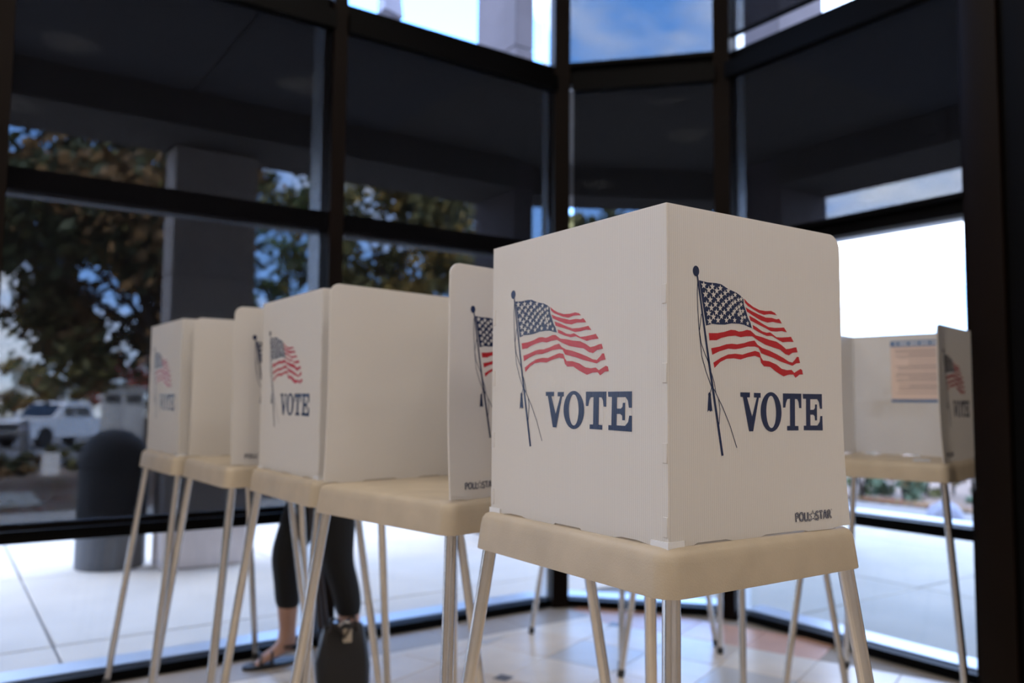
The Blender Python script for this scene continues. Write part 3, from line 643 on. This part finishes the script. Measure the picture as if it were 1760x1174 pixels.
# stone canopy on columns
def column(x0, x1, y0, y1, h, label, sm=None):
    c = empty('stone_column', ((x0+x1)/2, (y0+y1)/2, 0), label=label, cat='column', group='stone columns of the canopy')
    w, d = (x1-x0)/2, (y1-y0)/2
    MB().bbox(-w+0.012, w-0.012, -d+0.012, d-0.012, 0, h-0.005, 0.003, seg=1).build('core', JOINT, c)
    zs = [0.0, 0.9, 1.95, 3.0] + [3.0+1.05*q for q in range(1, 6)]; zs = [z for z in zs if z < h-0.2]+[h]
    for a, b in zip(zs[:-1], zs[1:]): MB().bbox(-w, w, -d, d, a+0.004, b-0.004, 0.006, seg=1).build('stone_block', sm or STONE, c)
    return c
CY, CX = 6.03, 6.03
STONE_SHADED = mat('shaded_stone', (0.15, 0.13, 0.145), 0.8, var=0.12, vscale=3, bump=0.2, bscale=30)  # column stone with its lilac shade put into the colour
column(1.26, 1.81, CY-0.28, CY, 2.82, 'brown stone column with shaded window in front, beside the domed bin')
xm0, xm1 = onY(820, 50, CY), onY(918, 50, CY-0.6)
column(xm0, xm1, CY-0.6, CY, 6.8, 'tall pale stone column reaching above the canopy beside the corner post', STONE_SHADED)
column(CX-0.6, CX, 4.07, 4.64, 6.8, 'stone column outside the right bay below the canopy edge', STONE_SHADED)
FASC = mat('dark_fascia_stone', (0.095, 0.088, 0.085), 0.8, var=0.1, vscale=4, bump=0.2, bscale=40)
def beam(ax, a0, a1, c0, c1, z0, z1, label):
    b = empty('canopy_beam', label=label, cat='canopy beam', group='stone canopy beams')
    bx_ = lambda s0, s1, p0, p1, za, zb: (s0, s1, p0, p1, za, zb) if ax == 'x' else (p0, p1, s0, s1, za, zb)
    MB().box(*bx_(a0, a1, c0+0.02, c1-0.02, z0+0.01, z1-0.01)).build('core', JOINT, b)
    n = max(1, round((a1-a0)/1.3)); w = (a1-a0)/n
    for i in range(n):
        for za, zb in ((z0, z0+0.24), (z0+0.24, z0+0.76), (z0+0.76, z1)):
            MB().bbox(*bx_(a0+i*w+0.004, a0+(i+1)*w-0.004, c0, c1, za+0.004, zb-0.004), 0.005, seg=1).build('stone_panel', FASC, b)
    return b
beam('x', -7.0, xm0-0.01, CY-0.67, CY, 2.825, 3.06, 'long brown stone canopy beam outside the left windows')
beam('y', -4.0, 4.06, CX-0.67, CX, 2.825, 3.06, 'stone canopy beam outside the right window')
_A, _B = Vector((xm1+0.012, CY-0.6, 0)), Vector((CX-0.6, 4.652, 0)); _AB = _B-_A
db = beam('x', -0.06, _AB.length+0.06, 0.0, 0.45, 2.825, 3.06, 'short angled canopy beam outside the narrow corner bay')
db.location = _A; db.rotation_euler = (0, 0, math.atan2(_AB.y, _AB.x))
cn = empty('canopy_roof', label='dark flat canopy soffit between the windows and the stone beams', cat='canopy')
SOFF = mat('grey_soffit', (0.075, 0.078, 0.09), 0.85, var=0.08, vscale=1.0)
wy, wx = YL+0.225, XR+0.225
outl = [(-7.0, wy), (CORL+0.12, wy), (wx, CORR+0.12), (wx, -4.0), (CX, -4.0), (CX, 4.06), (CX-0.601, 4.06), (CX-0.601, 4.65), (xm1+0.01, CY-0.601), (xm0-0.01, CY-0.601), (xm0-0.01, CY), (-7.0, CY)]
rf = MB(); n = len(outl); rf.add([(x, y, 3.066) for x, y in outl]+[(x, y, 3.13) for x, y in outl], [tuple(range(n)), tuple(range(2*n-1, n-1, -1))]+[(i, n+i, n+(i+1) % n, (i+1) % n) for i in range(n)])
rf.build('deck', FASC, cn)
for i in range(7):
    x0 = -6.9+i*1.36
    if x0+1.35 <= CORL+0.3: MB().bbox(x0, x0+1.345, wy+0.01, CY-0.68, 3.052, 3.065, 0.004, seg=1).build('soffit_panel', SOFF, cn)
for i in range(4):
    y0 = CORR-0.1-1.36*(i+1); MB().bbox(wx+0.01, CX-0.68, y0, y0+1.345, 3.052, 3.065, 0.004, seg=1).build('soffit_panel', SOFF, cn)
fl = empty('floodlight', (onY(673, 20, CY-0.3), CY-0.3, 3.135), label='small grey floodlight on a post above the canopy against the white sky', cat='floodlight')
FLM = mat('grey_paint', (0.30, 0.30, 0.38), 0.6)
MB().tube([(0, 0, 0), (0, 0, 1.0)], 0.015, 10).build('bracket', FLM, fl)
MB().rings([[(-.09, y, z) for y, z in ((-.07, 1.02), (.07, 1.02), (.05, 1.22), (-.03, 1.25))], [(.07, y, z) for y, z in ((-.07, .98), (.07, .98), (.05, 1.14), (-.03, 1.16))]], smooth=False).build('housing', FLM, fl)

# domed litter bin
bc = at(190, 968); BINM = mat('charcoal_precast', (0.09, 0.09, 0.095), 0.75, var=0.1, vscale=10)
bn = empty('litter_bin', (1.02, 6.12, 0), label='domed dark grey litter bin on the plaza outside the left window', cat='litter bin')
MB().lathe([(0.212, 0.0), (0.215, 0.02), (0.215, 0.66), (0.205, 0.665)], n=28).build('drum', BINM, bn)
MB().lathe([(0.218, 0.667), (0.218, 0.70)]+[(0.216*math.cos(math.radians(a)), 0.70+0.21*math.sin(math.radians(a))) for a in range(10, 91, 10)], n=28).build('dome_lid', BINM, bn)

# ------------------------------------------------------------------ trees and shrubs
LEAF = {n: mat('leaf_'+n, c, 0.65, var=0.25, vscale=0.8) for n, c in (('dark', (0.050, 0.070, 0.030)), ('olive', (0.15, 0.145, 0.05)), ('rust', (0.22, 0.13, 0.05)), ('gold', (0.26, 0.18, 0.04)), ('red', (0.28, 0.045, 0.03)), ('sage', (0.16, 0.24, 0.16)), ('green', (0.09, 0.15, 0.04)))}
BARK = mat('bark', (0.045, 0.035, 0.028), 0.9, var=0.2, vscale=6, bump=0.6, bscale=25)
def foliage(mb, c, r, n, sz, clumps, nm, hollow=0.35):
    cs = []
    for _ in range(clumps):
        while True:
            p = Vector((random.uniform(-1, 1), random.uniform(-1, 1), random.uniform(-1, 1)))
            if hollow < p.length < 1: break
        cs.append((Vector((c[0]+p.x*r[0], c[1]+p.y*r[1], c[2]+p.z*r[2])), random.uniform(0.16, 0.34)*min(r), random.randrange(nm)))
    for _ in range(n):
        q, cr, mi = random.choice(cs); p = q+Vector((random.gauss(0, 1), random.gauss(0, 1), random.gauss(0, 0.8)))*cr*0.55
        a = Vector((random.gauss(0, 1), random.gauss(0, 1), random.gauss(0, 1))).normalized(); b = a.orthogonal().normalized(); s = sz*random.uniform(0.6, 1.3)
        w = a.cross(b)
        if random.random() < 0.2: mi = random.randrange(nm)
        mb.add([p+b*s, p+w*s*0.5, p-b*s, p-w*s*0.5], [(0, 1, 2, 3)], mi)
    return cs
def tree(label, base, h, crown_c, r, n, sz, mats, clumps=26, trunk=0.11, seed=1, group='trees around the plaza'):
    random.seed(seed); t = empty('tree', base, label=label, cat='tree', group=group)
    fm_ = MB(); cs = foliage(fm_, crown_c, r, n, sz, clumps, len(mats)); fm_.build('crown', [LEAF[x] for x in mats], t)
    tm = MB(); top = Vector((crown_c[0]*0.5, crown_c[1]*0.5, crown_c[2])); mid = Vector((0.05, 0.03, crown_c[2]*0.45))
    tm.tube([(0, 0, -0.1), mid*0.5, mid, top], [trunk*1.25, trunk, trunk*0.9, trunk*0.35], 10)
    for q, cr, mi in random.sample(cs, min(9, len(cs))):
        s0 = mid.lerp(top, random.uniform(0, 0.5)); tm.tube([s0, s0.lerp(q, 0.5)+Vector((0, 0, 0.15)), q], [trunk*0.45, trunk*0.3, trunk*0.1], 7)
    tm.build('trunk', BARK, t); return t
def spot(px, d):
    v = pray(px, 690); v = v/np.dot(v, F_)*d; x, y = v[0], v[1]; return Vector((x, y, gz(x, y) if (x > 8.9 or y > 9.3) else 0))
def shift(px0, px1, d): return (spot(px1, d)-spot(px0, d))
c1 = shift(262, 130, 15)
tree('broad dark green tree filling the left shaded window, trunk left of the column', spot(262, 15), 7, (c1.x, c1.y, 4.9), (2.7, 2.7, 3.0), 15000, 0.145, ('dark', 'dark', 'olive', 'rust'), 46, 0.13, 3)
tree('green tree seen between the stone column and the window mullion', spot(490, 23), 7, (0, 0, 5.2), (1.9, 1.9, 3.6), 5200, 0.12, ('dark', 'green', 'olive'), 26, 0.10, 5)
tree('olive tree behind the bay next to the angled corner', spot(700, 17.5), 7, (0, 0, 3.6), (2.2, 2.2, 2.7), 9000, 0.13, ('olive', 'dark', 'olive', 'gold'), 40, 0.12, 8)
tree('olive gold tree behind the corner post', spot(815, 24), 7, (0, 0, 4.3), (2.0, 2.0, 3.2), 5200, 0.13, ('olive', 'gold', 'dark'), 28, 0.12, 11)
tree('leafy tree top just showing over the nearest booth', spot(1020, 18), 7, (0, 0, 3.5), (1.1, 1.1, 1.9), 2600, 0.13, ('dark', 'olive'), 18, 0.10, 14)
tree('red leaved tree beyond the parking lot', spot(215, 47), 5, (0, 0, 3.3), (2.2, 2.2, 1.9), 2200, 0.18, ('red', 'red', 'rust'), 22, 0.10, 17)
tree('rust orange tree behind the parked truck', spot(120, 52), 5, (0, 0, 2.9), (2.6, 2.6, 1.5), 2200, 0.2, ('rust', 'gold', 'olive'), 22, 0.1, 19)
tree('gold brown tree at the far left beyond the truck', spot(25, 55), 5, (0, 0, 2.9), (2.6, 2.6, 1.7), 2200, 0.2, ('rust', 'olive', 'gold'), 22, 0.1, 23)
tree('yellow green tree between the right booth and the dark pier', spot(1690, 26), 4, (0, 0, 2.3), (1.3, 1.3, 1.7), 2200, 0.12, ('gold', 'sage', 'olive'), 18, 0.08, 29)
def shrub(label, base, r, n, mats, sz=0.045, seed=1, group='low shrubs beyond the plaza'):
    random.seed(seed); t = empty('shrub', base, label=label, cat='shrub', group=group); mb = MB(); foliage(mb, (0, 0, r[2]*0.85), r, n, sz, 12, len(mats), 0.1); mb.build('leaves', [LEAF[x] for x in mats], t)
    st_ = MB()
    for q in range(5): st_.tube([(0, 0, -0.05), (random.uniform(-.5, .5)*r[0], random.uniform(-.5, .5)*r[1], r[2]*1.1)], [0.014, 0.006], 6)
    st_.build('stems', BARK, t)
where = ['under the right booth tabletop, nearest its left legs', 'second from the left under the right booth', 'mid-way under the right booth tabletop', 'left of the right booth near leg', 'right of the right booth near leg', 'close to the dark pier']
for i, (px, d, rr, hh, ms) in enumerate(((1478, 10.1, .17, .42, ('sage', 'green')), (1512, 10.5, .20, .5, ('sage', 'dark')), (1550, 10.0, .19, .36, ('rust', 'sage')), (1588, 10.4, .19, .44, ('olive', 'sage')), (1634, 10.6, .17, .46, ('olive', 'rust')), (1668, 9.8, .19, .5, ('sage', 'olive')))):
    shrub('low %s shrub seen through glass %s' % (('grey green', 'dark green', 'rusty', 'olive', 'olive rust', 'pale green')[i], where[i]), spot(px, d), (rr, rr, hh), 900, ms, 0.05, 40+i)
wl = ['in front of the truck', 'below the white cabinet', 'behind the litter bin', 'at the left edge beyond the path']
for i, (px, d, rr, hh, ms) in enumerate(((40, 13.3, .42, .24, ('dark', 'rust')), (95, 15.2, .5, .28, ('dark', 'olive')), (165, 13.5, .5, .26, ('dark', 'rust')), (-30, 14.5, .5, .25, ('dark', 'rust')))):
    shrub('dark low shrub on the ground %s' % wl[i], spot(px, d), (rr, rr, hh), 1100, ms, 0.06, 60+i)
# fallen leaves
random.seed(77); lf = MB()
for _ in range(1500):
    x, y = random.uniform(-2, 3.5), random.uniform(9.35, 13.0)
    if 9.95 < y < 11.45 and x < 1.05 and random.random() < 0.85: continue
    a = random.uniform(0, 6.28); s = random.uniform(0.02, 0.05); zz = gz(x, y)+0.012+random.uniform(0, .01)+(0.02 if 9.95 < y < 11.45 and x < 1.05 else 0)
    lf.add([(x+s*math.cos(a+q*math.pi/2), y+s*math.sin(a+q*math.pi/2)*0.7, zz+(0.01 if q % 2 else 0)) for q in range(4)], [(0, 1, 2, 3)], random.randrange(3))
for _ in range(900):
    x, y = random.uniform(8.95, 9.35), random.uniform(3.8, 7.0); a = random.uniform(0, 6.28); s = random.uniform(0.02, 0.05); zz = gz(x, y)+0.012+random.uniform(0, .01)
    lf.add([(x+s*math.cos(a+q*math.pi/2), y+s*math.sin(a+q*math.pi/2)*0.7, zz+(0.01 if q % 2 else 0)) for q in range(4)], [(0, 1, 2, 3)], random.randrange(3))
tag(lf.build('fallen_leaves', [LEAF['rust'], LEAF['red'], LEAF['gold']]), 'rust and red fallen leaves scattered on the planting beds', 'leaves', kind='stuff')
rk = empty('boulder', at(1625, 892), 0.4, label='blue grey landscape boulder beyond the right window', cat='boulder')
random.seed(9); bm = bmesh.new(); bmesh.ops.create_icosphere(bm, subdivisions=3, radius=1)
for v in bm.verts: v.co = Vector((v.co.x*0.22, v.co.y*0.16, max(-0.02, v.co.z*0.14)))*(1+0.10*math.sin(7*v.co.x+3*v.co.y)+random.uniform(-.03, .03))+Vector((0, 0, 0.02))
rm = MB(); bm.verts.index_update(); rm.add([v.co[:] for v in bm.verts], [[v.index for v in f.verts] for f in bm.faces], 0, True); bm.free()
rm.build('stone', mat('blue_grey_stone', (0.22, 0.24, 0.32), 0.8, var=0.15, vscale=9), rk)

# ------------------------------------------------------------------ pickup truck in the parking lot
TP = at(98, 766, -0.955); v = -np.array([TP.x, TP.y, 0]); v = v/np.linalg.norm(v); hd_ = math.cos(math.radians(33))*v + math.sin(math.radians(33))*(-R_)
tk = empty('pickup_truck', TP, math.atan2(hd_[1], hd_[0]), label='white pickup truck parked in the lot, seen through the left shade', cat='truck')
WHT = mat('white_car_paint', (0.80, 0.81, 0.83), 0.25, spec=0.6); DGL = mat('dark_glass', (0.015, 0.018, 0.022), 0.08); TYRE = mat('tyre', (0.015, 0.015, 0.016), 0.8); CHR = mat('chrome', (0.6, 0.6, 0.62), 0.2, 1.0); PLB = mat('black_trim', (0.02, 0.02, 0.022), 0.5)
def loft(mb, prof_low, prof_top, mi=0): pass
def prism(mb, poly, y0, y1, mi=0, taper=0.0):
    n = len(poly); zmin = min(p[1] for p in poly); zmax = max(p[1] for p in poly)
    f = lambda z: taper*(z-zmin)/(zmax-zmin)
    vs = [(x, y0+f(z), z) for x, z in poly]+[(x, y1-f(z), z) for x, z in poly]
    fs = [tuple(range(n)), tuple(range(2*n-1, n-1, -1))]+[(i, n+i, n+(i+1) % n, (i+1) % n) for i in range(n)]
    mb.add(vs, fs, mi)
bd = MB(); arch = lambda cx: [(cx+0.47*math.cos(math.radians(a)), 0.42+0.47*math.sin(math.radians(a))) for a in range(0, 181, 20)]
low = [(2.85, 0.45), (2.9, 0.75), (2.86, 1.02), (2.75, 1.12), (1.35, 1.20), (-2.85, 1.20), (-2.9, 0.55), (-2.5, 0.45)] + arch(-1.75)[::-1] + [(-1.2, 0.42), (1.25, 0.42)] + arch(1.85)[::-1] + [(2.4, 0.45)]
prism(bd, low, -1.0, 1.0, 0, 0.05); bd.build('body', WHT, tk)
cb = MB(); prism(cb, [(1.42, 1.19), (0.62, 1.80), (0.35, 1.88), (-0.75, 1.90), (-0.98, 1.84), (-1.08, 1.19)], -0.95, 0.95, 0, 0.17); cabo = cb.build('cab', WHT, tk)
ws = MB(); ws.add([(1.36, -0.80, 1.25), (1.36, 0.80, 1.25), (0.70, 0.70, 1.765), (0.70, -0.70, 1.765)], [(0, 1, 2, 3)]); ws.v = [(x+0.03, y, z+0.03) for x, y, z in ws.v]; ws.build('windshield', DGL, cabo)
for s in (-1, 1):
    for a in (((1.05, 1.26), (0.62, 1.68), (0.12, 1.70), (0.12, 1.26)), ((0.04, 1.26), (0.04, 1.70), (-0.80, 1.70), (-0.90, 1.26))):
        w_ = MB(); yy = lambda z: s*(0.955-0.17*(z-1.19)/0.71+0.006)
        w_.add([(x, yy(z), z) for x, z in a], [(0, 1, 2, 3)]); w_.build('side_window', DGL, cabo)
    mr = MB().bbox(0.98, 1.12, s*1.06-0.09, s*1.06+0.09, 1.22, 1.42, 0.03).build('mirror', WHT, tk)
    MB().bbox(2.62, 2.885, s*0.80-0.16, s*0.80+0.16, 0.84, 1.04, 0.03).build('headlight', CHR, tk)
    for x in (1.85, -1.75):
        wh = MB().lathe([(0.22, -0.13), (0.38, -0.13), (0.40, -0.10), (0.40, 0.10), (0.38, 0.13), (0.22, 0.13)], n=24).build('wheel', TYRE, tk); wh.location = (x, s*0.86, 0.40); wh.rotation_euler = (math.radians(90), 0, 0)
        MB().lathe([(0.22, -0.12), (0.22, 0.12), (0.08, 0.125)], n=16).build('rim', CHR, wh)
MB().bbox(2.84, 2.93, -0.62, 0.62, 0.72, 1.05, 0.02).build('grille', PLB, tk); MB().bbox(2.75, 3.0, -0.98, 0.98, 0.45, 0.68, 0.04).build('front_bumper', PLB, tk)
MB().bbox(-3.0, -2.85, -0.95, 0.95, 0.5, 0.7, 0.03).build('rear_bumper', CHR, tk); MB().box(-2.78, -1.2, -0.82, 0.82, 1.19, 1.206).build('bed_cover', PLB, tk)

# utility cabinet, small sign, dark post
cbp = spot(212, 25); cbp.z = gz(cbp.x, cbp.y)
uc = empty('utility_cabinet', cbp, math.atan2(-cbp.y, -cbp.x), label='pale grey utility cabinet with dark louvres right of the truck', cat='cabinet')
CABM = mat('pale_grey_paint', (0.48, 0.50, 0.52), 0.6)
hgt = 1.115+20*25/1420-cbp.z
MB().bbox(-0.4, 0.4, -0.58, 0.58, 0, hgt-0.08, 0.01).build('body', CABM, uc); MB().bbox(-0.46, 0.46, -0.63, 0.63, hgt-0.08, hgt, 0.01).build('roof', CABM, uc)
for s in (-1, 1):
    dr = MB().bbox(0.40, 0.415, s*0.28-0.26, s*0.28+0.26, 0.1, hgt-0.14, 0.004).build('door', CABM, uc)
    for q in range(5): MB().box(0.415, 0.43, s*0.28-0.22, s*0.28+0.22, hgt-0.5+q*0.06, hgt-0.46+q*0.06).build('louvre', PLB, dr)
sgp = spot(92, 12.5); sg = empty('stake_sign', sgp, math.atan2(-sgp.y, -sgp.x), label='small white stake sign in the planting in front of the truck', cat='sign')
MB().box(-0.01, 0.0, -0.015, 0.015, -0.05, 0.2).build('stake', FLM, sg); MB().bbox(0.0, 0.008, -0.12, 0.12, 0.02, 0.36, 0.003, seg=1).build('board', WPAP, sg)
dp = spot(45, 31); po = empty('parking_post', dp, label='dark parking post beside the truck bumper', cat='post'); MB().lathe([(0.17, -0.1), (0.17, 1.15), (0.12, 1.22), (0.02, 1.25)], n=16).build('post', BINM, po)
MB().lathe([(0.173, 0.9), (0.173, 1.0)], n=16).build('band', FLM, po)
